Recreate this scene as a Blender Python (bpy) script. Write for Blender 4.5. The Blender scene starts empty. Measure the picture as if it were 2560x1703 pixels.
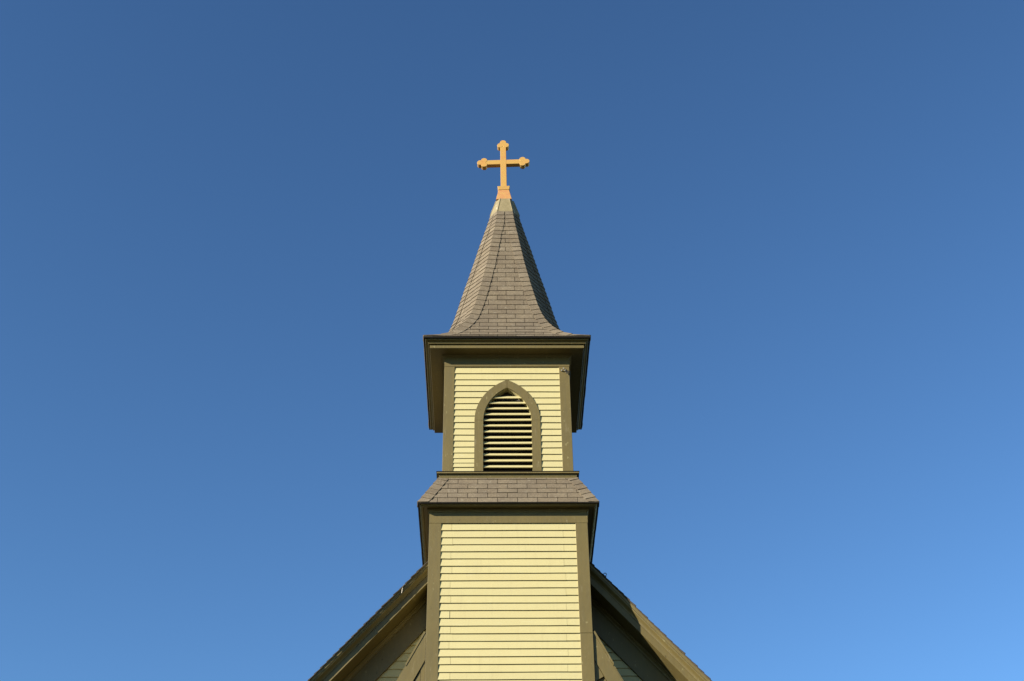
import bpy, math, random
from mathutils import Vector, Matrix

random.seed(7)
scene = bpy.context.scene
R = math.radians

# ------------------------------------------------------------------ camera
CAM_LOC = Vector((-0.2765, -18.8909, 1.6))
PITCH, YAW, ROLL = R(37.069), R(-1.10), R(-0.685)
cam_d = bpy.data.cameras.new('camera')
cam = bpy.data.objects.new('camera', cam_d)
scene.collection.objects.link(cam)
fwd = Vector((-math.sin(YAW) * math.cos(PITCH), math.cos(YAW) * math.cos(PITCH), math.sin(PITCH)))
rgt = Vector((math.cos(YAW), math.sin(YAW), 0))
upv = rgt.cross(fwd)
r2 = math.cos(ROLL) * rgt + math.sin(ROLL) * upv
u2 = -math.sin(ROLL) * rgt + math.cos(ROLL) * upv
m = Matrix(((r2.x, u2.x, -fwd.x), (r2.y, u2.y, -fwd.y), (r2.z, u2.z, -fwd.z))).to_4x4()
m.translation = CAM_LOC
cam.matrix_world = m
cam_d.sensor_fit = 'HORIZONTAL'
cam_d.sensor_width = 36
cam_d.lens = 50.03
cam_d.clip_end = 3000
scene.camera = cam

# ------------------------------------------------------------------ sky and sun
SUN_TRAVEL = Vector((1.5, 1.0, -0.71)).normalized()
SUN_EL = math.asin(-SUN_TRAVEL.z)
SUN_ROT = math.atan2(-SUN_TRAVEL.x, -SUN_TRAVEL.y)
world = bpy.data.worlds.new('World')
scene.world = world
world.use_nodes = True
wn, wl = world.node_tree.nodes, world.node_tree.links
wn.clear()
sky = wn.new('ShaderNodeTexSky')
sky.sky_type = 'NISHITA'
sky.sun_disc = False
sky.sun_elevation = SUN_EL
sky.sun_rotation = SUN_ROT
sky.altitude = 0
sky.air_density = 1.0
sky.dust_density = 0.0
sky.ozone_density = 2.5
bg = wn.new('ShaderNodeBackground')
bg.inputs['Strength'].default_value = 0.050
wo = wn.new('ShaderNodeOutputWorld')
sgam = wn.new('ShaderNodeGamma')          # contrast of the photograph's deep polarised sky, the same all round
sgam.inputs['Gamma'].default_value = 1.4
wl.new(sky.outputs[0], sgam.inputs['Color'])
stint = wn.new('ShaderNodeMix')           # white balance of the whole sky
stint.data_type = 'RGBA'
stint.blend_type = 'MULTIPLY'
stint.inputs[0].default_value = 1.0
stint.inputs[7].default_value = (.685, .790, .785, 1)
wl.new(sgam.outputs[0], stint.inputs[6])
wl.new(stint.outputs[2], bg.inputs['Color'])
wl.new(bg.outputs[0], wo.inputs['Surface'])

sun_d = bpy.data.lights.new('sun', 'SUN')
sun_d.energy = 5.0
sun_d.angle = R(0.5)
sun_d.color = (1.0, 0.93, 0.80)
sun = bpy.data.objects.new('sun', sun_d)
sun.rotation_euler = SUN_TRAVEL.to_track_quat('-Z', 'Y').to_euler()
sun.location = (-30, -20, 30)
scene.collection.objects.link(sun)

scene.view_settings.view_transform = 'Standard'
scene.view_settings.look = 'None'
scene.view_settings.gamma = 1.0
scene.view_settings.use_curve_mapping = False
scene.view_settings.exposure = 1.6


# ------------------------------------------------------------------ materials
def newmat(name, rough=0.6, metal=0.0):
    mt = bpy.data.materials.new(name)
    mt.use_nodes = True
    nt = mt.node_tree
    b = nt.nodes['Principled BSDF']
    b.inputs['Roughness'].default_value = rough
    b.inputs['Metallic'].default_value = metal
    b.inputs['Specular IOR Level'].default_value = 0.25
    return mt, nt, b


def node(nt, kind, **kw):
    n = nt.nodes.new(kind)
    for k, v in kw.items():
        setattr(n, k, v)
    return n


def noise(nt, scale, detail=3, rough=0.55, stretch=None, coord='Object'):
    tc = node(nt, 'ShaderNodeTexCoord')
    n = node(nt, 'ShaderNodeTexNoise')
    n.inputs['Scale'].default_value = scale
    n.inputs['Detail'].default_value = detail
    n.inputs['Roughness'].default_value = rough
    if stretch:
        mp = node(nt, 'ShaderNodeMapping')
        mp.inputs['Scale'].default_value = stretch
        nt.links.new(tc.outputs[coord], mp.inputs[0])
        nt.links.new(mp.outputs[0], n.inputs['Vector'])
    else:
        nt.links.new(tc.outputs[coord], n.inputs['Vector'])
    return n.outputs['Fac']


def ramp(nt, fac, stops):
    r = node(nt, 'ShaderNodeValToRGB')
    e = r.color_ramp.elements
    while len(e) < len(stops):
        e.new(0.5)
    for i, (p, c) in enumerate(stops):
        e[i].position = p
        e[i].color = (*c, 1) if len(c) == 3 else c
    nt.links.new(fac, r.inputs[0])
    return r.outputs[0]


def mix(nt, fac, a, b, blend='MIX'):
    n = node(nt, 'ShaderNodeMix', data_type='RGBA', blend_type=blend)
    if isinstance(fac, float):
        n.inputs[0].default_value = fac
    else:
        nt.links.new(fac, n.inputs[0])
    for s, v in ((6, a), (7, b)):
        if isinstance(v, tuple):
            n.inputs[s].default_value = (*v, 1)
        else:
            nt.links.new(v, n.inputs[s])
    return n.outputs[2]


def island_rand(nt):
    g = node(nt, 'ShaderNodeNewGeometry')
    o = node(nt, 'ShaderNodeObjectInfo')
    a = node(nt, 'ShaderNodeMath', operation='ADD')
    f = node(nt, 'ShaderNodeMath', operation='FRACT')
    nt.links.new(g.outputs['Random Per Island'], a.inputs[0])
    nt.links.new(o.outputs['Random'], a.inputs[1])
    nt.links.new(a.outputs[0], f.inputs[0])
    return f.outputs[0]


def bump(nt, b, h, strength, dist=0.01):
    n = node(nt, 'ShaderNodeBump')
    n.inputs['Strength'].default_value = strength
    n.inputs['Distance'].default_value = dist
    nt.links.new(h, n.inputs['Height'])
    nt.links.new(n.outputs[0], b.inputs['Normal'])


def gray(v):
    return (v, v, v)


# cream clapboard paint
CREAM, nt, b = newmat('cream_paint', 0.5)
c = ramp(nt, island_rand(nt), [(0, (0.302, 0.258, 0.123)), (.5, (0.313, 0.272, 0.134)), (1, (0.297, 0.258, 0.128))])
c = mix(nt, ramp(nt, noise(nt, 2.2, 5), [(.35, gray(0)), (.75, gray(.30))]), c, (0.280, 0.235, 0.113))
c = mix(nt, ramp(nt, noise(nt, 60, 2), [(.70, gray(0)), (.76, gray(.5))]), c, (0.226, 0.185, 0.090))
c = mix(nt, ramp(nt, noise(nt, 5, 5, .65, stretch=(3.5, 1, .35)), [(.52, gray(0)), (.78, gray(.32))]), c, (0.228, 0.192, 0.100))
c = mix(nt, ramp(nt, noise(nt, 9, 3, .6, stretch=(.5, 1, 2.5)), [(.60, gray(0)), (.75, gray(.35))]), c, (0.335, 0.306, 0.190))
nt.links.new(c, b.inputs['Base Color'])
bump(nt, b, noise(nt, 14, 4, stretch=(.25, 1, 5)), .3, .005)

# olive brown trim paint, chalky and chipped
TRIM, nt, b = newmat('olive_trim_paint', 0.5)
c = ramp(nt, noise(nt, 1.6, 6, .6), [(.3, (0.074, 0.056, 0.019)), (.55, (0.085, 0.064, 0.021)), (.8, (0.095, 0.072, 0.026))])
c = mix(nt, ramp(nt, noise(nt, 22, 4, .6, stretch=(1, 1, .25)), [(.60, gray(0)), (.76, gray(.45))]), c, (0.116, 0.093, 0.036))
c = mix(nt, ramp(nt, noise(nt, 22, 3, .6, stretch=(1, 1, .5)), [(.665, gray(0)), (.71, gray(.8))]), c, (0.166, 0.141, 0.064))
c = mix(nt, ramp(nt, noise(nt, 17, 3, .6, stretch=(1.3, 1, .8)), [(.69, gray(0)), (.73, gray(.85))]), c, (0.022, 0.016, 0.006))
c = mix(nt, ramp(nt, noise(nt, 7, 5, .65, stretch=(2.2, 2.2, .22)), [(.46, gray(0)), (.72, gray(.55))]), c, (0.067, 0.054, 0.023))
c = mix(nt, ramp(nt, noise(nt, 11, 4, .65, stretch=(1.5, 1.5, .4)), [(.60, gray(0)), (.72, gray(.45))]), c, (0.134, 0.109, 0.059))
nt.links.new(c, b.inputs['Base Color'])
bump(nt, b, noise(nt, 18, 5, stretch=(1, 1, .35)), .35, .006)

# asphalt shingles, one tint for each tab
SHING, nt, b = newmat('asphalt_shingle', 0.92)
c = ramp(nt, island_rand(nt), [(0, (0.096, 0.072, 0.044)), (.25, (0.114, 0.087, 0.054)), (.6, (0.123, 0.095, 0.060)), (.88, (0.131, 0.102, 0.065)), (1, (0.148, 0.117, 0.078))])
c = mix(nt, ramp(nt, noise(nt, 5.0, 4, .6), [(.32, gray(.45)), (.62, gray(0))]), c, (0.055, 0.040, 0.027))
c = mix(nt, ramp(nt, noise(nt, 42, 3, .7), [(.35, gray(.55)), (.6, gray(0))]), c, (0.044, 0.033, 0.021))
c = mix(nt, ramp(nt, noise(nt, 55, 2, .7), [(.55, gray(0)), (.72, gray(.6))]), c, (0.175, 0.146, 0.098))
c = mix(nt, ramp(nt, noise(nt, 2.0, 5, .6, stretch=(1, 1, .5)), [(.36, gray(.4)), (.60, gray(0))]), c, (0.072, 0.057, 0.040))
c = mix(nt, ramp(nt, noise(nt, 16, 3, .65), [(.58, gray(0)), (.70, gray(.4))]), c, (0.167, 0.144, 0.106))
nt.links.new(c, b.inputs['Base Color'])
bump(nt, b, noise(nt, 95, 2), .5, .004)

DARK, nt, b = newmat('dark_underlay', 0.9)
b.inputs['Base Color'].default_value = (.028, .023, .017, 1)
DRIP, nt, b = newmat('shaded_brown_metal', 0.5)
b.inputs['Base Color'].default_value = (.008, .0065, .0045, 1)  # dark metal, taken near black with underside shade put into the colour
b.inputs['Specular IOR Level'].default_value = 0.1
SCREEN, nt, b = newmat('louver_screen', 0.8)
nt.links.new(ramp(nt, noise(nt, 30, 2), [(.4, (.018, .015, .011)), (.7, (.03, .026, .02))]), b.inputs['Base Color'])

# gilding worn back to copper
GILT, nt, b = newmat('worn_gilding', 0.36, 0.35)
c = ramp(nt, noise(nt, 5.5, 5, .65), [(.28, (0.409, 0.177, 0.058)), (.48, (0.427, 0.235, 0.063)), (.75, (0.409, 0.256, 0.067))])
c = mix(nt, ramp(nt, noise(nt, 40, 3), [(.64, gray(0)), (.74, gray(.22))]), c, (0.190, 0.099, 0.023))
nt.links.new(c, b.inputs['Base Color'])
bump(nt, b, noise(nt, 40, 3), .2, .004)
COPPER, nt, b = newmat('bare_copper', 0.42, 0.25)
c = ramp(nt, noise(nt, 11, 4, .6), [(.3, (0.341, 0.150, 0.063)), (.55, (0.356, 0.184, 0.066)), (.8, (0.348, 0.222, 0.066))])
nt.links.new(c, b.inputs['Base Color'])
bump(nt, b, noise(nt, 40, 3), .2, .004)

# painted sheet metal on the tip of the spire
SHEET, nt, b = newmat('weathered_sheet_metal', 0.6)
c = ramp(nt, noise(nt, 12, 4, .6), [(.3, (0.130, 0.104, 0.051)), (.6, (0.159, 0.127, 0.066)), (.8, (0.188, 0.155, 0.090))])
c = mix(nt, ramp(nt, noise(nt, 16, 3, stretch=(1, 1, .2)), [(.64, gray(0)), (.72, gray(.9))]), c, (0.430, 0.369, 0.268))
nt.links.new(c, b.inputs['Base Color'])

BLACK, nt, b = newmat('black_rubber', 0.5)
b.inputs['Base Color'].default_value = (.012, .012, .013, 1)
WHITE, nt, b = newmat('white_porcelain', 0.25)
b.inputs['Base Color'].default_value = (.24, .235, .22, 1)
WIRE, nt, b = newmat('galvanised_wire', 0.45, 0.6)
b.inputs['Base Color'].default_value = (.20, .18, .15, 1)

GRASS, nt, b = newmat('dry_lawn', 0.95)
c = ramp(nt, noise(nt, .35, 8, .65), [(.3, (.028, .028, .012)), (.55, (.045, .042, .018)), (.75, (.065, .055, .026))])
nt.links.new(c, b.inputs['Base Color'])
PAVE, nt, b = newmat('asphalt_paving', 0.85)
c = ramp(nt, noise(nt, 1.5, 7, .6), [(.3, (.042, .040, .037)), (.7, (.060, .057, .052))])
nt.links.new(c, b.inputs['Base Color'])


# ------------------------------------------------------------------ mesh helpers
class MB:
    def __init__(self):
        self.v, self.f, self.mi = [], [], []

    def add(self, verts, faces, mi=0):
        o = len(self.v)
        self.v += [tuple(p) for p in verts]
        self.f += [tuple(i + o for i in q) for q in faces]
        self.mi += [mi] * len(faces)

    def hexa(self, p, mi=0):
        """p: 4 points of one face, then the 4 matching points of the opposite face"""
        self.add(p, [(3, 2, 1, 0), (4, 5, 6, 7), (0, 1, 5, 4), (1, 2, 6, 5), (2, 3, 7, 6), (3, 0, 4, 7)], mi)

    def box(self, x0, x1, y0, y1, z0, z1, mi=0):
        self.hexa([(x0, y0, z0), (x1, y0, z0), (x1, y0, z1), (x0, y0, z1),
                   (x0, y1, z0), (x1, y1, z0), (x1, y1, z1), (x0, y1, z1)], mi)

    def prism(self, pts0, pts1, mi=0, caps=True):
        n = len(pts0)
        fs = [(i, (i + 1) % n, (i + 1) % n + n, i + n) for i in range(n)]
        if caps:
            fs += [tuple(reversed(range(n))), tuple(range(n, 2 * n))]
        self.add(list(pts0) + list(pts1), fs, mi)

    def ring(self, prof, mi=0, cx=0.0, cy=1.2):
        """closed profile of (half size, z), swept round a square"""
        cs = [(-1, -1), (1, -1), (1, 1), (-1, 1)]
        vs = [(cx + sx * r, cy + sy * r, z) for (sx, sy) in cs for (r, z) in prof]
        n = len(prof)
        fs = []
        for k in range(4):
            a, c_ = k * n, ((k + 1) % 4) * n
            for i in range(n):
                j = (i + 1) % n
                fs.append((a + i, c_ + i, c_ + j, a + j))
        self.add(vs, fs, mi)

    def tube(self, pts, rad, seg=8):
        pts = [Vector(p) for p in pts]
        rings = []
        for i, p in enumerate(pts):
            t = (pts[min(i + 1, len(pts) - 1)] - pts[max(i - 1, 0)]).normalized()
            a = t.cross(Vector((0.3, 0.2, 1)) if abs(t.z) < .9 else Vector((1, 0, 0))).normalized()
            q = t.cross(a)
            rings.append([p + rad * (math.cos(2 * math.pi * k / seg) * a + math.sin(2 * math.pi * k / seg) * q) for k in range(seg)])
        vs = [p for r_ in rings for p in r_]
        fs = []
        for i in range(len(rings) - 1):
            for k in range(seg):
                fs.append((i * seg + k, i * seg + (k + 1) % seg, (i + 1) * seg + (k + 1) % seg, (i + 1) * seg + k))
        fs += [tuple(reversed(range(seg))), tuple(range((len(rings) - 1) * seg, len(rings) * seg))]
        self.add(vs, fs)

    def build(self, name, mats, parent=None, recalc=True):
        me = bpy.data.meshes.new(name)
        me.from_pydata(self.v, [], self.f)
        if not isinstance(mats, (list, tuple)):
            mats = [mats]
        for q in mats:
            me.materials.append(q)
        me.polygons.foreach_set('material_index', self.mi)
        if recalc:
            import bmesh
            bm = bmesh.new()
            bm.from_mesh(me)
            bmesh.ops.recalc_face_normals(bm, faces=bm.faces)
            bm.to_mesh(me)
            bm.free()
        me.update()
        o = bpy.data.objects.new(name, me)
        scene.collection.objects.link(o)
        if parent:
            o.parent = parent
        return o


def thing(name, label, cat, loc=(0, 0, 0)):
    o = bpy.data.objects.new(name, None)
    scene.collection.objects.link(o)
    o.location = loc
    o.empty_display_size = .3
    o['label'] = label
    o['category'] = cat
    return o


def rnd(a):
    return random.uniform(-a, a)


# ------------------------------------------------------------------ the ground
g = MB()
g.add([(-1500, -1500, 0), (1500, -1500, 0), (1500, 1500, 0), (-1500, 1500, 0)], [(0, 1, 2, 3)])
o = g.build('ground', GRASS, recalc=False)
o['kind'] = 'structure'
g = MB()
g.box(-1.6, 1.6, -30, -1.0, -.05, .03)
o = g.build('path', PAVE)
o['kind'] = 'structure'

# ------------------------------------------------------------------ the church
church = thing('church', 'cream clapboard church with olive brown trim, louvered belfry and grey shingled spire', 'church', (0, 0, 0))
CY = 1.2            # depth of the tower's axis behind its front face
RT = 1.2            # half width of the lower tower
RB = 1.032          # half width of the belfry
FB = CY - RB        # front plane of the belfry
D0, D1, DB = .0020, .0195, .028     # clapboard face below the trim face: at the butt, at the lap, back


def clap(mb, xl0, xl1, xr0, xr1, zb, zt, y, flip=None):
    """one lapped board on a front wall (trim face at depth y): ends given at the butt (0) and at the top (1)"""
    lap = .016
    s = (D1 - D0) / .1203
    dt = D0 + s * (zt - zb)
    k = (zt + lap - zb) / max(zt - zb, 1e-4)
    tl, tr = xl0 + (xl1 - xl0) * k, xr0 + (xr1 - xr0) * k
    n = max(1, min(7, int(abs(xr0 - xl0) / .28)))
    base, tilt, jut = rnd(.0012), rnd(.0014), rnd(.0010)
    rows = []
    for i in range(n + 1):
        f = i / n
        xb, xt = xl0 + (xr0 - xl0) * f, tl + (tr - tl) * f
        z_ = zb + base + tilt * (f - .5) * 2 + rnd(.0013)
        j_ = jut + rnd(.0008)
        rows.append([(xb, y + D0 + j_, z_), (xt, y + dt + s * lap, zt + lap), (xt, y + DB + .002, zt + lap), (xb, y + DB, z_)])
    if flip:
        rows = [[flip(p) for p in r_] for r_ in rows]
    fs = [(0, 1, 2, 3), tuple(4 * n + q for q in (3, 2, 1, 0))]
    for i in range(n):
        for q in range(4):
            r_ = (q + 1) % 4
            fs.append((4 * i + q, 4 * i + 4 + q, 4 * i + 4 + r_, 4 * i + r_))
    mb.add([p for r_ in rows for p in r_], fs)


def side_maps(cy):
    """turn a front-wall point (x, y) about the tower axis to the left, back and right walls"""
    return [lambda p, c_=c_, s_=s_: (p[0] * c_ - (p[1] - cy) * s_, p[0] * s_ + (p[1] - cy) * c_ + cy, p[2]) for c_, s_ in ((0, 1), (-1, 0), (0, -1))]


# ---- lower tower
core = MB()
core.box(-RT + .024, RT - .024, .024, 2 * CY - .024, 0, 12.62)
tower = core.build('tower_wall', CREAM, church)
LOW_LINES = [12.2855, 12.164, 12.043, 11.925, 11.805, 11.683, 11.562, 11.442, 11.322, 11.198, 11.078, 10.958, 10.836, 10.715, 10.594, 10.475, 10.357, 10.238, 10.119, 10.0, 9.888, 9.768, 9.648, 9.528]
XI = 1.016
ztop = 12.41
for i, zb in enumerate(LOW_LINES):
    jx = (-.855 if i % 2 == 0 else .835) + rnd(.015)
    gap = .0015 + (.003 if i == 12 else 0)
    for a, c_ in ((-XI - .01, jx - gap), (jx + gap, XI + .01)):
        mb = MB()
        clap(mb, a, a, c_, c_, zb, ztop, 0)
        mb.build('clapboard', CREAM, tower)
    ztop = zb
mb = MB()
zt = LOW_LINES[-1]
while zt > .3:
    clap(mb, -XI - .01, -XI - .01, XI + .01, XI + .01, zt - .1203, zt, 0)
    zt -= .1203
for fl in side_maps(CY):
    zt = 12.41
    while zt > .3:
        clap(mb, -XI - .01, -XI - .01, XI + .01, XI + .01, zt - .1203, zt, 0, fl)
        zt -= .1203
o = mb.build('clapboard_siding', CREAM, tower)
o['kind'] = 'stuff'


def corner_board(name, r, w, z0, z1, sx, sy, parent):
    t = .03
    mb = MB()
    pts = [(r, r), (r - w, r), (r - w, r - t), (r - t, r - t), (r - t, r - w), (r, r - w)]
    P = [(sx * a, CY + sy * b_) for a, b_ in pts]
    n = 6
    vs = [(x, y, z0) for x, y in P] + [(x, y, z1) for x, y in P]
    mb.add(vs, [tuple(range(n)), tuple(range(n, 2 * n))], 0)
    for i in range(n):
        j = (i + 1) % n
        mb.add([vs[i], vs[j], vs[j + n], vs[i + n]], [(0, 1, 2, 3)], 1 if i in (1, 4) else 0)
    me = mb.build(name, [TRIM, CREAM], parent, recalc=False)
    import bmesh
    bm = bmesh.new()
    bm.from_mesh(me.data)
    bmesh.ops.remove_doubles(bm, verts=bm.verts, dist=1e-5)
    bmesh.ops.recalc_face_normals(bm, faces=bm.faces)
    bmesh.ops.bevel(bm, geom=[e for e in bm.edges], offset=.003, segments=1, affect='EDGES')
    bm.to_mesh(me.data)
    bm.free()
    return me


for sx, sy in ((-1, -1), (1, -1), (1, 1), (-1, 1)):
    if (sx, sy) == (1, -1):   # spliced board: the joint shows near the bottom of the picture
        corner_board('corner_board', RT, .184, 10.592, 12.404, sx, sy, tower)
        corner_board('corner_board', RT + .002, .184, 0, 10.588, sx, sy, tower)
    else:
        corner_board('corner_board', RT, .184, 0, 12.404, sx, sy, tower)
mb = MB()
mb.ring([(1.15, 12.405), (1.203, 12.405), (1.203, 12.60), (1.15, 12.60)])
mb.build('frieze_board', TRIM, tower)

# ---- cornice of the lower tower
mb = MB()
mb.ring([(1.16, 12.640), (1.335, 12.640), (1.335, 12.665), (1.16, 12.665)])
cornice = mb.build('tower_cornice', TRIM, church)
mb = MB()
mb.ring([(1.1, 12.645), (1.1, 12.588), (1.207, 12.588), (1.2135, 12.600), (1.217, 12.612), (1.230, 12.618), (1.235, 12.630), (1.235, 12.645)])
mb.build('bed_moulding', TRIM, cornice)
mb = MB()
mb.ring([(1.29, 12.640), (1.302, 12.628), (1.322, 12.624), (1.340, 12.634), (1.352, 12.648), (1.356, 12.668), (1.29, 12.668)])
mb.build('crown_moulding', TRIM, cornice)


# ---- shingle helpers
def shingle_face(L, Rr, lines, tab, phase, mk_piece, out, skip_end=0.0):
    """tabs on a face between two hip polylines; calls mk_piece(mesh builder)"""
    n = len(L) - 1
    for k in range(n):
        b0, b1 = (L[k], Rr[k]), (L[k + 1], Rr[k + 1])
        w0, w1 = (b0[1] - b0[0]).length, (b1[1] - b1[0]).length
        c0, c1 = (b0[0] + b0[1]) / 2, (b1[0] + b1[1]) / 2
        ax = (b0[1] - b0[0]).normalized()
        up = (c1 - c0)
        nrm = ax.cross(up).normalized()
        off = phase[k % 2]
        u = -math.ceil(w0 / 2 / tab + 1) * tab + off
        while u < w0 / 2:
            ua, ub = u + .0038, u + tab - .0038
            u += tab
            a0, a1 = max(ua, -w0 / 2), min(ub, w0 / 2)
            if a1 - a0 < .03:
                continue
            d0, d1 = max(ua, -w1 / 2), min(ub, w1 / 2)
            if d1 - d0 < .01:
                mid = max(-w1 / 2, min(w1 / 2, (ua + ub) / 2))
                d0, d1 = mid - .005, mid + .005
            sag = rnd(.0025)
            lift = .0115 + rnd(.003)
            pb = [c0 + ax * a0 + up.normalized() * (sag + rnd(.001)), c0 + ax * a1 + up.normalized() * (sag + rnd(.001))]
            pt = [c0 + up * 1.06 + ax * d1, c0 + up * 1.06 + ax * d0]
            mb_ = MB()
            lo = nrm * -.004
            mb_.hexa([pb[0] + nrm * lift, pb[1] + nrm * lift, pt[0] + nrm * .002, pt[1] + nrm * .002,
                      pb[0] + lo, pb[1] + lo, pt[0] + lo, pt[1] + lo])
            out(mb_)


def hip_caps(H, A, B, wing, out, lift=.022, step=1):
    """bent cap shingles along hip H; A and B are the neighbouring hips, which give the two faces"""
    n = len(H) - 1
    for k in range(0, n):
        h0, h1 = H[k], H[k + 1]
        t = (h1 - h0).normalized()
        cols = []
        nrs = []
        for q in (A, B):
            e = (q[k] + q[k + 1]) / 2 - (h0 + h1) / 2
            full = e.length
            e = e - t * e.dot(t)
            e.normalize()
            w = min(wing, .47 * full) + rnd(.004)
            cols.append((e, w))
        na = cols[0][0].cross(t)
        nb = cols[1][0].cross(t)
        outw = ((h0 + h1) / 2 - Vector((0, CY, (h0.z + h1.z) / 2)))
        na = na if na.dot(outw) > 0 else -na
        nb = nb if nb.dot(outw) > 0 else -nb
        na.normalize(), nb.normalize()
        nm = (na + nb).normalized()
        l0 = lift + rnd(.002)
        l1 = .011
        j = rnd(.004)
        p0 = h0 + t * j
        p1 = h1 + t * .012
        (ea, wa), (eb, wb) = cols
        p0a, p0b = p0 + ea * wa, p0 + eb * wb
        if k == 0:                      # the lowest cap is trimmed along the eave
            p0a = p0 + (A[0] - h0).normalized() * min(wa, .45 * (A[0] - h0).length)
            p0b = p0 + (B[0] - h0).normalized() * min(wb, .45 * (B[0] - h0).length)
        top = [p0a + na * l0, p0 + nm * l0, p0b + nb * l0,
               p1 + eb * wb + nb * l1, p1 + nm * l1, p1 + ea * wa + na * l1]
        bot = [p0a - na * .003, p0 - nm * .003, p0b - nb * .003,
               p1 + eb * wb - nb * .003, p1 - nm * .003, p1 + ea * wa - na * .003]
        mb_ = MB()
        mb_.add(top + bot, [(0, 1, 4, 5), (1, 2, 3, 4), (11, 10, 7, 6), (10, 9, 8, 7),
                            (0, 6, 7, 1), (1, 7, 8, 2), (2, 8, 9, 3), (3, 9, 10, 4), (4, 10, 11, 5), (5, 11, 6, 0)])
        out(mb_)


def piece_out(name, parent):
    return lambda mb_: mb_.build(name, SHING, parent)


def bulk_out(bulk):
    return lambda mb_: bulk.add(mb_.v, mb_.f)


# ---- skirt roof between tower and belfry
SL = R(64.3)
EX = .127
sk = [(1.372 - EX * k * math.cos(SL), 12.662 + EX * k * math.sin(SL)) for k in range(6)]
last = (1.372 - EX * 5.35 * math.cos(SL), 12.662 + EX * 5.35 * math.sin(SL))
sk.append(last)
mb = MB()
mb.ring([(1.366, 12.660), (last[0] - .005, last[1]), (.9, last[1]), (.9, 12.668), (1.366, 12.654)])
skirt = mb.build('skirt_roof', DARK, church)
corn = lambda sx, sy: [Vector((sx * r, CY + sy * r, z)) for r, z in sk]
cn = {(sx, sy): corn(sx, sy) for sx in (-1, 1) for sy in (-1, 1)}
TAB = .305
shingle_face(cn[-1, -1], cn[1, -1], None, TAB, (-.166, -.0135), None, piece_out('shingle', skirt))
bulk = MB()
for a, c_ in (((1, -1), (1, 1)), ((1, 1), (-1, 1)), ((-1, 1), (-1, -1))):
    shingle_face(cn[a], cn[c_], None, TAB, (-.166, -.0135), None, bulk_out(bulk))
order = [(-1, -1), (1, -1), (1, 1), (-1, 1)]
for i, q in enumerate(order):
    dst = piece_out('hip_shingle', skirt) if q[1] < 0 else bulk_out(bulk)
    hip_caps(cn[q], cn[order[i - 1]], cn[order[(i + 1) % 4]], .155, dst)
o = bulk.build('roof_shingles', SHING, skirt)
o['kind'] = 'stuff'
mb = MB()
mb.ring([(1.3775, 12.648), (1.379, 12.668), (1.34, 12.676), (1.30, 12.672), (1.36, 12.664), (1.36, 12.648)])
mb.build('drip_edge', DRIP, skirt)

# ---- belfry walls, with the arch cut out of the front
ZB0, ZB1 = 13.36, 15.66
ARC_C, ARC_Z = .331, 14.393
RO, RI = .861, .721


def arch_pts(rad, z0, n=14):
    """right half of the pointed arch from the foot to the apex"""
    half = rad - ARC_C
    pts = [(half, z0), (half, ARC_Z)]
    a1 = math.acos(ARC_C / rad)
    for i in range(1, n + 1):
        a = a1 * i / n
        pts.append((-ARC_C + rad * math.cos(a), ARC_Z + rad * math.sin(a)))
    pts[-1] = (0, pts[-1][1])
    return pts


def arch_half(rad, z):
    if z <= ARC_Z:
        return rad - ARC_C
    q = rad * rad - (z - ARC_Z) ** 2
    return max(0.0, math.sqrt(q) - ARC_C) if q > 0 else 0.0


mb = MB()
w_ = RB - .024
yf = FB + .024
for s in (-1, 1):
    a = arch_pts(RI + .008, ZB0)
    for (xa, za), (xb, zb_) in zip(a[:-1], a[1:]):
        mb.add([(s * xa, yf, za), (s * w_, yf, za), (s * w_, yf, zb_), (s * xb, yf, zb_)], [(0, 1, 2, 3)])
    mb.add([(0, yf, a[-1][1]), (s * w_, yf, a[-1][1]), (s * w_, yf, ZB1), (0, yf, ZB1)], [(0, 1, 2, 3)])
yb = CY + w_
mb.add([(-w_, yf, ZB0), (-w_, yb, ZB0), (-w_, yb, ZB1), (-w_, yf, ZB1)], [(0, 1, 2, 3)])
mb.add([(w_, yf, ZB0), (w_, yb, ZB0), (w_, yb, ZB1), (w_, yf, ZB1)], [(0, 1, 2, 3)])
mb.add([(-w_, yb, ZB0), (w_, yb, ZB0), (w_, yb, ZB1), (-w_, yb, ZB1)], [(0, 1, 2, 3)])
belfry = mb.build('belfry_wall', CREAM, church, recalc=False)

UP_L = [15.326, 15.204, 15.085, 14.966, 14.846, 14.728, 14.608, 14.485, 14.361, 14.238, 14.118, 14.004, 13.890, 13.777, 13.674, 13.588, 13.511, 13.40]
UP_R = [15.327, 15.201, 15.083, 14.960, 14.840, 14.719, 14.597, 14.478, 14.355, 14.230, 14.108, 13.990, 13.872, 13.752, 13.630, 13.511, 13.39]
XB = .8635
RMID = (RO + RI) / 2
zt = 15.46
mb = MB()
clap(mb, -XB - .01, -XB - .01, XB + .01, XB + .01, 15.3265, zt, FB)
mb.build('clapboard', CREAM, belfry)
mb = MB()
clap(mb, -XB - .01, -XB - .01, XB + .01, XB + .01, 15.2025, 15.3265, FB)
mb.build('clapboard', CREAM, belfry)
for s, LN in ((-1, UP_L), (1, UP_R)):
    zt = 15.2025
    for zb in LN[2:]:
        i0, i1 = arch_half(RMID, zb), arch_half(RMID, zt)
        mb = MB()
        if s < 0:
            clap(mb, -XB - .01, -XB - .01, -i0 - .001, -i1 - .001, zb, zt, FB)
        else:
            clap(mb, i0 + .001, i1 + .001, XB + .01, XB + .01, zb, zt, FB)
        mb.build('clapboard', CREAM, belfry)
        zt = zb
mb = MB()
for fl in side_maps(CY):
    zt = 15.46
    while zt > 13.4:
        clap(mb, -XB - .01, -XB - .01, XB + .01, XB + .01, zt - .1203, zt, FB, fl)
        zt -= .1203
o = mb.build('clapboard_siding', CREAM, belfry)
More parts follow.
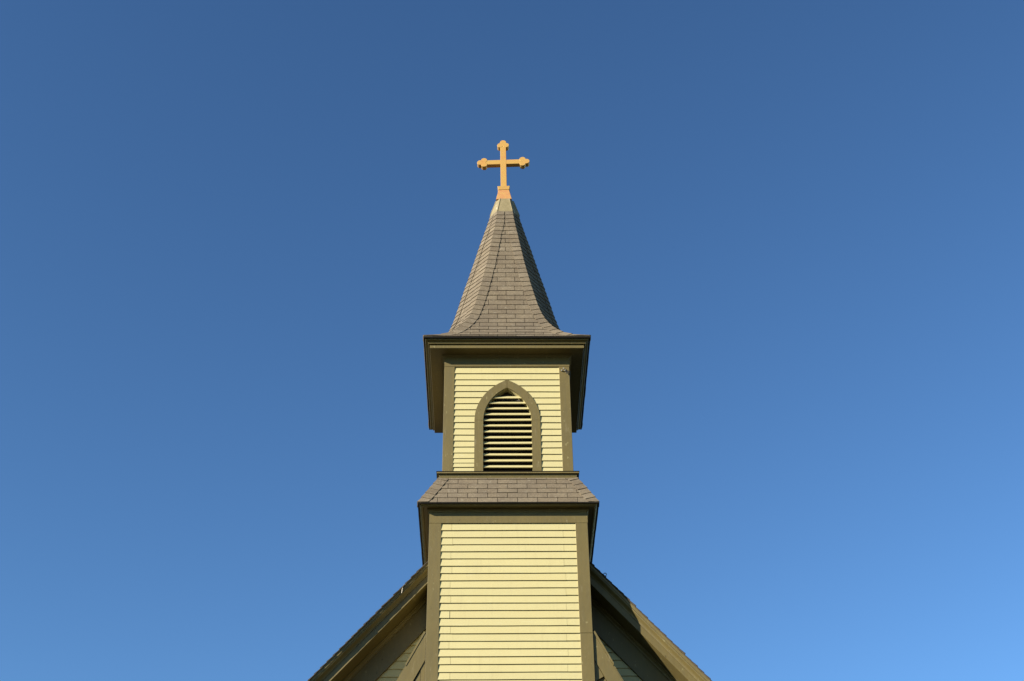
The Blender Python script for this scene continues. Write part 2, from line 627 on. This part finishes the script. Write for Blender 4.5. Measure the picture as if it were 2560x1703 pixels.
o['kind'] = 'stuff'
for sx, sy in ((-1, -1), (1, -1), (1, 1), (-1, 1)):
    corner_board('corner_board', RB, .1695, 13.37, 15.4595, sx, sy, belfry)
mb = MB()
mb.ring([(1.0, 15.461), (1.0345, 15.461), (1.0345, 15.64), (1.0, 15.64)])
mb.ring([(1.0, 15.452), (1.0275, 15.452), (1.0275, 15.470), (1.0, 15.470)])
mb.build('frieze_board', TRIM, belfry)

# ---- moulding round the foot of the belfry
mb = MB()
mb.ring([(1.0, 13.374), (1.110, 13.370), (1.112, 13.366), (1.112, 13.346), (1.0, 13.343)])
base_m = mb.build('base_moulding', TRIM, church)
mb = MB()
mb.ring([(1.0, 13.388), (1.117, 13.381), (1.118, 13.372), (1.0, 13.3745)])
mb.build('flashing', DRIP, base_m)
mb = MB()
mb.ring([(1.0, 13.342), (1.079, 13.342), (1.078, 13.325), (1.074, 13.308), (1.069, 13.294), (1.067, 13.284), (1.078, 13.282), (1.080, 13.266), (1.0, 13.262)])
mb.build('cove_moulding', TRIM, base_m)

# ---- louvered window
yl = FB + .135
mb = MB()
for s in (-1, 1):
    a = arch_pts(RI, 13.372)
    b_ = arch_pts(RI + .010, 13.372)
    n = len(a)
    vs = [(s * x, FB + .004, z) for x, z in a] + [(s * x, yl, z) for x, z in a] + [(s * x, yl, z) for x, z in b_] + [(s * x, FB + .004, z) for x, z in b_]
    fs = []
    for i in range(n - 1):
        for q in range(4):
            r_ = (q + 1) % 4
            fs.append((q * n + i, q * n + i + 1, r_ * n + i + 1, r_ * n + i))
    mb.add(vs, fs)
window = mb.build('louvered_window', CREAM, church)
for s in (-1, 1):
    mb = MB()
    mb.box(s * (RI - ARC_C), s * (RO - ARC_C), FB - .003, FB + .026, 13.372, ARC_Z - .001)
    mb.build('casing', TRIM, window)
    ai, ao = arch_pts(RI, ARC_Z)[1:], arch_pts(RO, ARC_Z)[1:]
    gap = .0016
    ai = [(max(x, gap), z) for x, z in ai]
    ao = [(max(x, gap), z) for x, z in ao]
    n = len(ai)
    mb = MB()
    vs = []
    for y in (FB - .005, FB + .026):
        vs += [(s * x, y, z) for x, z in ai] + [(s * x, y, z) for x, z in ao]
    fs = []
    for i in range(n - 1):
        fs += [(i, i + 1, n + i + 1, n + i), (2 * n + i, 2 * n + i + 1, 3 * n + i + 1, 3 * n + i),
               (i, i + 1, 2 * n + i + 1, 2 * n + i), (n + i, n + i + 1, 3 * n + i + 1, 3 * n + i)]
    fs += [(0, n, 3 * n, 2 * n), (n - 1, 2 * n - 1, 4 * n - 1, 3 * n - 1)]
    mb.add(vs, fs)
    mb.build('arch_casing', TRIM, window)
SLAT_Z = [14.855, 14.750, 14.640, 14.530, 14.418, 14.307, 14.195, 14.084, 13.974, 13.862, 13.754, 13.644, 13.533, 13.424]
for zb in SLAT_Z:
    zb += rnd(.002)
    hgt, dep, th = .080, .064, .016
    y0 = FB + .008
    zb -= .026
    ztp = zb + hgt
    xb_, xt_ = arch_half(RI, zb) + .003, max(arch_half(RI, ztp) + .003, .012)
    tl = rnd(.002)
    mb = MB()
    mb.hexa([(-xb_, y0, zb + tl), (xb_, y0, zb - tl), (xt_, y0 + dep, ztp - tl), (-xt_, y0 + dep, ztp + tl),
             (-xb_, y0 + th, zb - .003 + tl), (xb_, y0 + th, zb - .003 - tl), (xt_, y0 + dep + th, ztp - .003 - tl), (-xt_, y0 + dep + th, ztp - .003 + tl)])
    mb.build('slat', CREAM, window)
mb = MB()
mb.box(-.46, .46, FB + .150, FB + .156, 13.36, 15.10)
mb.build('screen', SCREEN, window)

# ---- cornice of the belfry
mb = MB()
mb.ring([(.98, 15.668), (1.262, 15.668), (1.262, 15.70), (.98, 15.70)])
bcorn = mb.build('belfry_cornice', TRIM, church)
mb = MB()
mb.ring([(1.256, 15.664), (1.270, 15.664), (1.273, 15.668), (1.272, 15.732), (1.256, 15.734)])
mb.build('fascia', TRIM, bcorn)
mb = MB()
mb.ring([(1.25, 15.7345), (1.298, 15.7345), (1.302, 15.738), (1.302, 15.748), (1.25, 15.750)])
mb.build('fillet', TRIM, bcorn)
mb = MB()
mb.ring([(1.25, 15.7505), (1.294, 15.7505), (1.297, 15.758), (1.305, 15.768), (1.322, 15.776), (1.338, 15.779), (1.345, 15.782), (1.349, 15.788), (1.349, 15.799), (1.25, 15.802)])
mb.build('crown_moulding', TRIM, bcorn)
mb = MB()
mb.ring([(1.0, 15.632), (1.045, 15.634), (1.052, 15.644), (1.066, 15.652), (1.078, 15.657), (1.083, 15.667), (1.0, 15.6675)])
mb.build('bed_moulding', TRIM, bcorn)
mb = MB()
mb.ring([(1.25, 15.8025), (1.3765, 15.8025), (1.3775, 15.822), (1.25, 15.824)])
mb.build('drip_edge', DRIP, bcorn)

# ---- spire: a square flare that rises into an eight sided spire
SA = [1.378, 1.290, 1.214, 1.146, 1.088, 1.039, .997, .961, .930, .901, .874, .848, .821, .794, .766, .738, .709, .679, .649, .620, .591, .562, .533, .505, .475, .444, .412, .381, .351, .321, .292, .265]
SZ = [15.829, 15.925, 16.030, 16.141, 16.253, 16.372, 16.493, 16.618, 16.743, 16.868, 16.995, 17.120, 17.245, 17.371, 17.497, 17.623, 17.748, 17.873, 17.999, 18.124, 18.250, 18.375, 18.500, 18.625, 18.750, 18.876, 19.001, 19.125, 19.247, 19.369, 19.490, 19.611]
SB = [1.372, 1.085, .935, .840, .763, .697, .643, .599, .564, .533, .507, .483, .460, .436, .414, .393, .372, .353, .333, .315, .298, .281, .265, .249, .234, .218, .201, .184, .170, .158, .147, .138]
NR = len(SA)


def sx_scale(k, s):
    t = min(1.0, k / 6.0)
    return 1 - t * (.03 if s < 0 else .075)


def hip(i):
    """eight hips, counted from the front left one, anticlockwise seen from above starting (-b,-a)"""
    out = []
    for k in range(NR):
        a, b_, z = SA[k], SB[k], SZ[k]
        x, y = [(-b_, -a), (b_, -a), (a, -b_), (a, b_), (b_, a), (-b_, a), (-a, b_), (-a, -b_)][i]
        if abs(x) == a and i not in (0, 1, 4, 5):
            x *= sx_scale(k, x)
        out.append(Vector((x, CY + y, z)))
    return out


HP = [hip(i) for i in range(8)]
mb = MB()
vs = [p - Vector((p.x, p.y - CY, 0)).normalized() * .004 for k in range(NR) for p in [HP[i][k] for i in range(8)]]
fs = []
for k in range(NR - 1):
    for i in range(8):
        j = (i + 1) % 8
        fs.append((k * 8 + i, k * 8 + j, (k + 1) * 8 + j, (k + 1) * 8 + i))
fs.append(tuple(range(8)))
mb.add(vs, fs)
spire = mb.build('spire_roof', DARK, church, recalc=False)
bulk = MB()
for i in range(8):
    j = (i + 1) % 8
    dst = piece_out('shingle', spire) if i in (0, 1, 7) else bulk_out(bulk)
    ph = (.0 + .1525, .0) if i in (0, 4) else (.10, -.05)
    shingle_face(HP[i], HP[j], None, TAB, ph, None, dst)
for i in range(8):
    dst = piece_out('hip_shingle', spire) if i in (0, 1, 2, 7) else bulk_out(bulk)
    hip_caps(HP[i], HP[i - 1], HP[(i + 1) % 8], .150 if i in (0, 1) else .125, dst)
o = bulk.build('roof_shingles', SHING, spire)
o['kind'] = 'stuff'

# ---- sheet metal cap on the tip
oct_ = lambda a, b_, z, cx=0: [Vector((cx + x, CY + y, z)) for x, y in ((-b_, -a), (b_, -a), (a, -b_), (a, b_), (b_, a), (-b_, a), (-a, b_), (-a, -b_))]
lv = [oct_(.268, .140, 19.585), oct_(.278, .142, 19.592), oct_(.276, .140, 19.615), oct_(.168, .086, 20.03), oct_(.03, .016, 20.035)]
mb = MB()
vs = [p for l_ in lv for p in l_]
fs = []
for k in range(len(lv) - 1):
    for i in range(8):
        j = (i + 1) % 8
        fs.append((k * 8 + i, k * 8 + j, (k + 1) * 8 + j, (k + 1) * 8 + i))
fs += [tuple(range(8)), tuple(range(32, 40))]
mb.add(vs, fs)
cap = mb.build('spire_cap', SHEET, church)
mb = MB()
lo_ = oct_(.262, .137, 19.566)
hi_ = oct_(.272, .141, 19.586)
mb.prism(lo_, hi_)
mb.build('edge_shadow_ring', DRIP, cap)  # dark ring added for the shadow line below the cap's overhang
for i in range(8):
    mb = MB()
    p0, p1 = lv[2][i], lv[3][i]
    mb.tube([p0, p1], .0085, 6)
    mb.build('seam', SHEET, cap)

# ------------------------------------------------------------------ main gable behind the tower
TH = R(49.0)
ct, st = math.cos(TH), math.sin(TH)
ZA = 13.365


def rk(s, l, n, y):
    return (s * (l * ct - n * st), y, ZA - l * st - n * ct)


def rake_prism(s, prof, l1=6.6):
    mb_ = MB()
    mb_.prism([rk(s, n * st / ct + .0004, n, y) for n, y in prof], [rk(s, l1, n, y) for n, y in prof])
    return mb_


# walls of the nave
mb = MB()
hw = 3.75
prof = [(-hw, 0), (hw, 0), (hw, ZA - (.30 / ct) - hw * st / ct), (0, ZA - .30 / ct), (-hw, ZA - (.30 / ct) - hw * st / ct)]
mb.prism([(x, .974, z) for x, z in prof], [(x, 16, z) for x, z in prof])
nave = mb.build('gable_wall', CREAM, church)


def gable_x(z, n=.45):
    return max(0.0, min(hw - .02, ((ZA - z) * ct - n) / st))


zt = 10.857 + .1265 * 4
bulk = MB()
while zt > .4:
    zb = zt - .1265
    for s in (-1, 1):
        x0, x1 = gable_x(zb), gable_x(zt)
        if x0 > 1.1:
            mb = MB()
            x1 = max(x1, 1.16)
            if s < 0:
                clap(mb, -x0, -x1, -1.15, -1.15, zb, zt, .95)
            else:
                clap(mb, 1.15, 1.15, x0, x1, zb, zt, .95)
            if zb > 9.3:
                mb.build('clapboard', CREAM, nave)
            else:
                bulk.add(mb.v, mb.f)
    zt = zb
o = bulk.build('clapboard_siding', CREAM, nave)
o['kind'] = 'stuff'

# roof deck and courses of shingles whose ends show along the rakes
mb = MB()
for s in (-1, 1):
    pr = [(.0, .624), (.176, .624), (.176, 16.4), (.0, 16.4)]
    q = rake_prism(s, pr)
    mb.add(q.v, q.f)
roof = mb.build('gable_roof', DARK, church)
for s in (-1, 1):
    l = .02
    while l < 6.6:
        ln = .128
        y0 = .390 + rnd(.008)
        mb = MB()
        d = rnd(.003)
        mb.prism([rk(s, l, -.006 + d, y0), rk(s, l + ln * 1.25, -.020 + d, y0 + rnd(.004)), rk(s, l + ln * 1.25, -.006 + d, y0), rk(s, l, .002, y0)],
                 [rk(s, l, -.006 + d, 16.5), rk(s, l + ln * 1.25, -.020 + d, 16.5), rk(s, l + ln * 1.25, -.006 + d, 16.5), rk(s, l, .002, 16.5)])
        mb.mi[4] = 1
        mb.build('shingle_course', [SHING, DARK], roof)
        l += ln

for s in (-1, 1):
    fas = rake_prism(s, [(.108, .505), (.194, .503), (.197, .507), (.197, .622), (.108, .622)]).build('rake_fascia', TRIM, church)
    if s < 0:
        fas['label'] = 'left rake of the gable, its mouldings in shade'
    else:
        fas['label'] = 'right rake of the gable, half in sun'
    rake_prism(s, [(.003, .412), (.036, .416), (.039, .420), (.039, .62), (.003, .62)]).build('edge_board', TRIM, fas)
    rake_prism(s, [(.043, .424), (.055, .427), (.062, .436), (.070, .454), (.082, .475), (.095, .488), (.1075, .492), (.1075, .62), (.043, .62)]).build('crown_moulding', TRIM, fas)
    rake_prism(s, [(.178, .6225), (.1935, .6225), (.1935, .97), (.178, .97)]).build('soffit', TRIM, fas)
    rake_prism(s, [(.194, .850), (.206, .848), (.212, .856), (.220, .878), (.236, .894), (.244, .896), (.254, .915), (.254, .96), (.194, .96)]).build('bed_moulding', TRIM, fas)
    rake_prism(s, [(.255, .917), (.535, .917), (.535, .98), (.255, .98)]).build('frieze_board', TRIM, fas)

# ------------------------------------------------------------------ sloped boards that flank the tower's foot
for s in (-1, 1):
    sl = 1.95
    zt0 = 10.63
    edge = lambda x, d=0: zt0 - d - (x - RT) * sl
    mb = MB()
    pr = [(1.18, edge(1.18, .03)), (2.05, edge(2.05, .03)), (2.05, 0), (1.18, 0)]
    mb.prism([(s * x, .085, z) for x, z in pr], [(s * x, .93, z) for x, z in pr])
    but = mb.build('buttress', TRIM, church)
    # the diagonal board, a little behind the tower's face
    dv = .43
    x1 = 2.06
    mb = MB()
    pr = [(1.204, edge(1.204)), (x1, edge(x1)), (x1, edge(x1, dv)), (1.204 + (.006 if s > 0 else .002), edge(1.204, dv))]
    yy = .022 if s < 0 else .030
    mb.prism([(s * x, yy, z) for x, z in pr], [(s * x, .09, z) for x, z in pr])
    mb.build('diagonal_board', TRIM, but)
    # short capping strip on its upper edge
    mb = MB()
    xe = 1.472
    nx, nz = .889, .456
    q0, q1 = Vector((1.206, 0, edge(1.206))), Vector((xe, 0, edge(xe)))
    k = Vector((nx, 0, nz))
    prs = [q0 + k * .002, q1 + k * .002, q1 + k * .014 + Vector((-.004, 0, .006)), q1 + k * .026 + Vector((-.012, 0, .02)), q0 + k * .030]
    mb.prism([(s * p.x, .014, p.z) for p in prs], [(s * p.x, .9, p.z) for p in prs])
    mb.build('capping_strip', TRIM, but)
    mb = MB()
    q2 = Vector((2.05, 0, edge(2.05)))
    prs = [q1 + k * .002, q2 + k * .002, q2 + k * .018, q1 + k * .016]
    mb.prism([(s * p.x, .034, p.z) for p in prs], [(s * p.x, .9, p.z) for p in prs])
    mb.build('edge_strip', TRIM, but)
    # boards filling the triangle below
    lo = lambda x: edge(x, dv)
    if s < 0:
        strips = [(1.2045, 1.262, .006, .035), (1.266, 1.50, .034, .04), (1.504, 1.75, .05, .045)]
    else:
        strips = [(1.2075, 1.30, .004, .042), (1.345, 1.55, .006, .048), (1.554, 1.80, .006, .05)]
    for xa, xb2, g_, y in strips:
        mb = MB()
        if s > 0 and xa > 1.3:
            pr = [(xa + .0, lo(xa) - g_), (xb2, lo(xb2) - g_), (xb2, 8.0), (xa - .13, 8.0), (xa - .10, lo(xa) - .20)]
        elif s > 0:
            pr = [(xa, lo(xa) - g_), (xb2 + .03, lo(xb2 + .03) - g_), (xb2 - .07, lo(xa) - .30), (xb2 - .09, 8.0), (xa, 8.0)]
        else:
            pr = [(xa, lo(xa) - g_), (xb2, lo(xb2) - g_), (xb2, 8.0), (xa, 8.0)]
        mb.prism([(s * x, y, z) for x, z in pr], [(s * x, .086, z) for x, z in pr])
        mb.build('panel_board', TRIM, but)

# ------------------------------------------------------------------ the cross
CX0 = -.010
cross = thing('cross', 'golden cross with three-lobed ends standing on the tip of the spire', 'cross', (CX0, CY, 20.035))
cross.rotation_euler = (0, R(-.35), R(-2.3))
SW, SD = .057, .048         # half width and half depth


def bevelled(mb_, name, mat, parent, off=.004):
    o_ = mb_.build(name, mat, parent)
    import bmesh
    bm = bmesh.new()
    bm.from_mesh(o_.data)
    bmesh.ops.remove_doubles(bm, verts=bm.verts, dist=1e-5)
    bmesh.ops.bevel(bm, geom=[e for e in bm.edges if e.calc_face_angle(0) > .5], offset=off, segments=1, affect='EDGES')
    bm.to_mesh(o_.data)
    bm.free()
    return o_


mb = MB()     # tapering copper foot
mb.hexa([(-.150, -.150, 0), (.150, -.150, 0), (.150, .150, 0), (-.150, .150, 0),
         (-.100, -.100, .285), (.100, -.100, .285), (.100, .100, .285), (-.100, .100, .285)])
bevelled(mb, 'foot', COPPER, cross)
mb = MB()
mb.hexa([(-.104, -.104, .287), (.104, -.104, .287), (.104, .104, .287), (-.104, .104, .287),
         (-.118, -.118, .372), (.118, -.118, .372), (.118, .118, .372), (-.118, .118, .372)])
bevelled(mb, 'collar', GILT, cross)
ZC = 21.172 - 20.035 - .060       # arm centre
mb = MB()
mb.box(-SW, SW, -SD - .002, SD + .002, .373, 1.56)
bevelled(mb, 'shaft', GILT, cross)
for s in (-1, 1):
    mb = MB()
    mb.box(s * (SW + .001), s * .36, -SD, SD, ZC - .058, ZC + .058)
    bevelled(mb, 'arm', GILT, cross)


def trefoil(cx, cz, ang, rad):
    """three round lobes in one outline, opening at the foot towards the arm"""
    mb_ = MB()
    ca, sa = math.cos(ang), math.sin(ang)
    out = []
    # lobes given in a frame where the end points along +u; outline found by rays from the middle
    lob = [(.055, 0, .068), (-.028, .062, .066), (-.028, -.062, .066)]
    N = 72
    for i in range(N):
        t = 2 * math.pi * i / N
        du, dv_ = math.cos(t), math.sin(t)
        best = .05
        for (lu, lw, lr) in lob:
            bq = du * lu + dv_ * lw
            cq = lu * lu + lw * lw - lr * lr
            dq = bq * bq - cq
            if dq > 0:
                best = max(best, bq + math.sqrt(dq))
        u, w2 = du * best * rad, dv_ * best * rad
        out.append((cx + u * ca - w2 * sa, cz + u * sa + w2 * ca))
    mb_.prism([(x, -SD - .004, z) for x, z in out], [(x, SD + .004, z) for x, z in out])
    return mb_


for cx, cz, an in ((-.400, ZC, math.pi), (.400, ZC, 0), (0, 1.555, math.pi / 2)):
    bevelled(trefoil(cx, cz, an, .90), 'trefoil', GILT, cross, .003)

# ------------------------------------------------------------------ small fittings
hook = thing('cable_bracket', 'small bracket with white insulators and black cable loop on upper right belfry corner', 'bracket', (.94, FB, 15.38))
mb = MB()
mb.box(-.038, .038, -.010, -.0005, -.020, .024)
mb.build('plate', TRIM, hook)
for px, pz in ((-.006, .028), (-.038, -.012), (.020, -.012)):
    mb = MB()
    pts = [(px, -.001, pz), (px, -.018, pz), (px, -.030, pz - .002)]
    mb.tube(pts, .0095, 10)
    mb.build('insulator', WHITE, hook)
mb = MB()
loop = [(.022, -.034, -.022)]
for i in range(21):
    t = math.pi * .5 - 2 * math.pi * i / 20
    loop.append((.052 + .018 * math.cos(t), -.030, -.055 + .026 * math.sin(t)))
loop += [(.075, -.028, -.032), (.098, -.02, -.040), (.100, .02, -.046), (.098, .30, -.06), (.098, .9, -.05)]
mb.tube(loop, .006, 8)
mb.build('cable', BLACK, hook)

clip = thing('wire_clip', 'small bent wire clip sticking up from the left roof edge beside the tower', 'clip', rk(-1, 2.45, -.02, .40))
mb = MB()
mb.tube([(.02, 0, -.09), (.03, -.02, -.02), (.045, -.02, .035), (.07, -.01, .05), (.078, .02, .03)], .004, 6)
mb.build('wire', WIRE, clip)
clip2 = thing('wire_loop', 'tiny dark wire loop on the right roof edge beside the tower', 'clip', rk(1, 2.20, -.02, .40))
mb = MB()
mb.tube([(.0 + .022 * math.sin(2 * math.pi * i / 14), -.005, .018 - .024 * math.cos(2 * math.pi * i / 14)) for i in range(14)] + [(-.002, 0, -.03)], .006, 6)
mb.build('wire', BLACK, clip2)
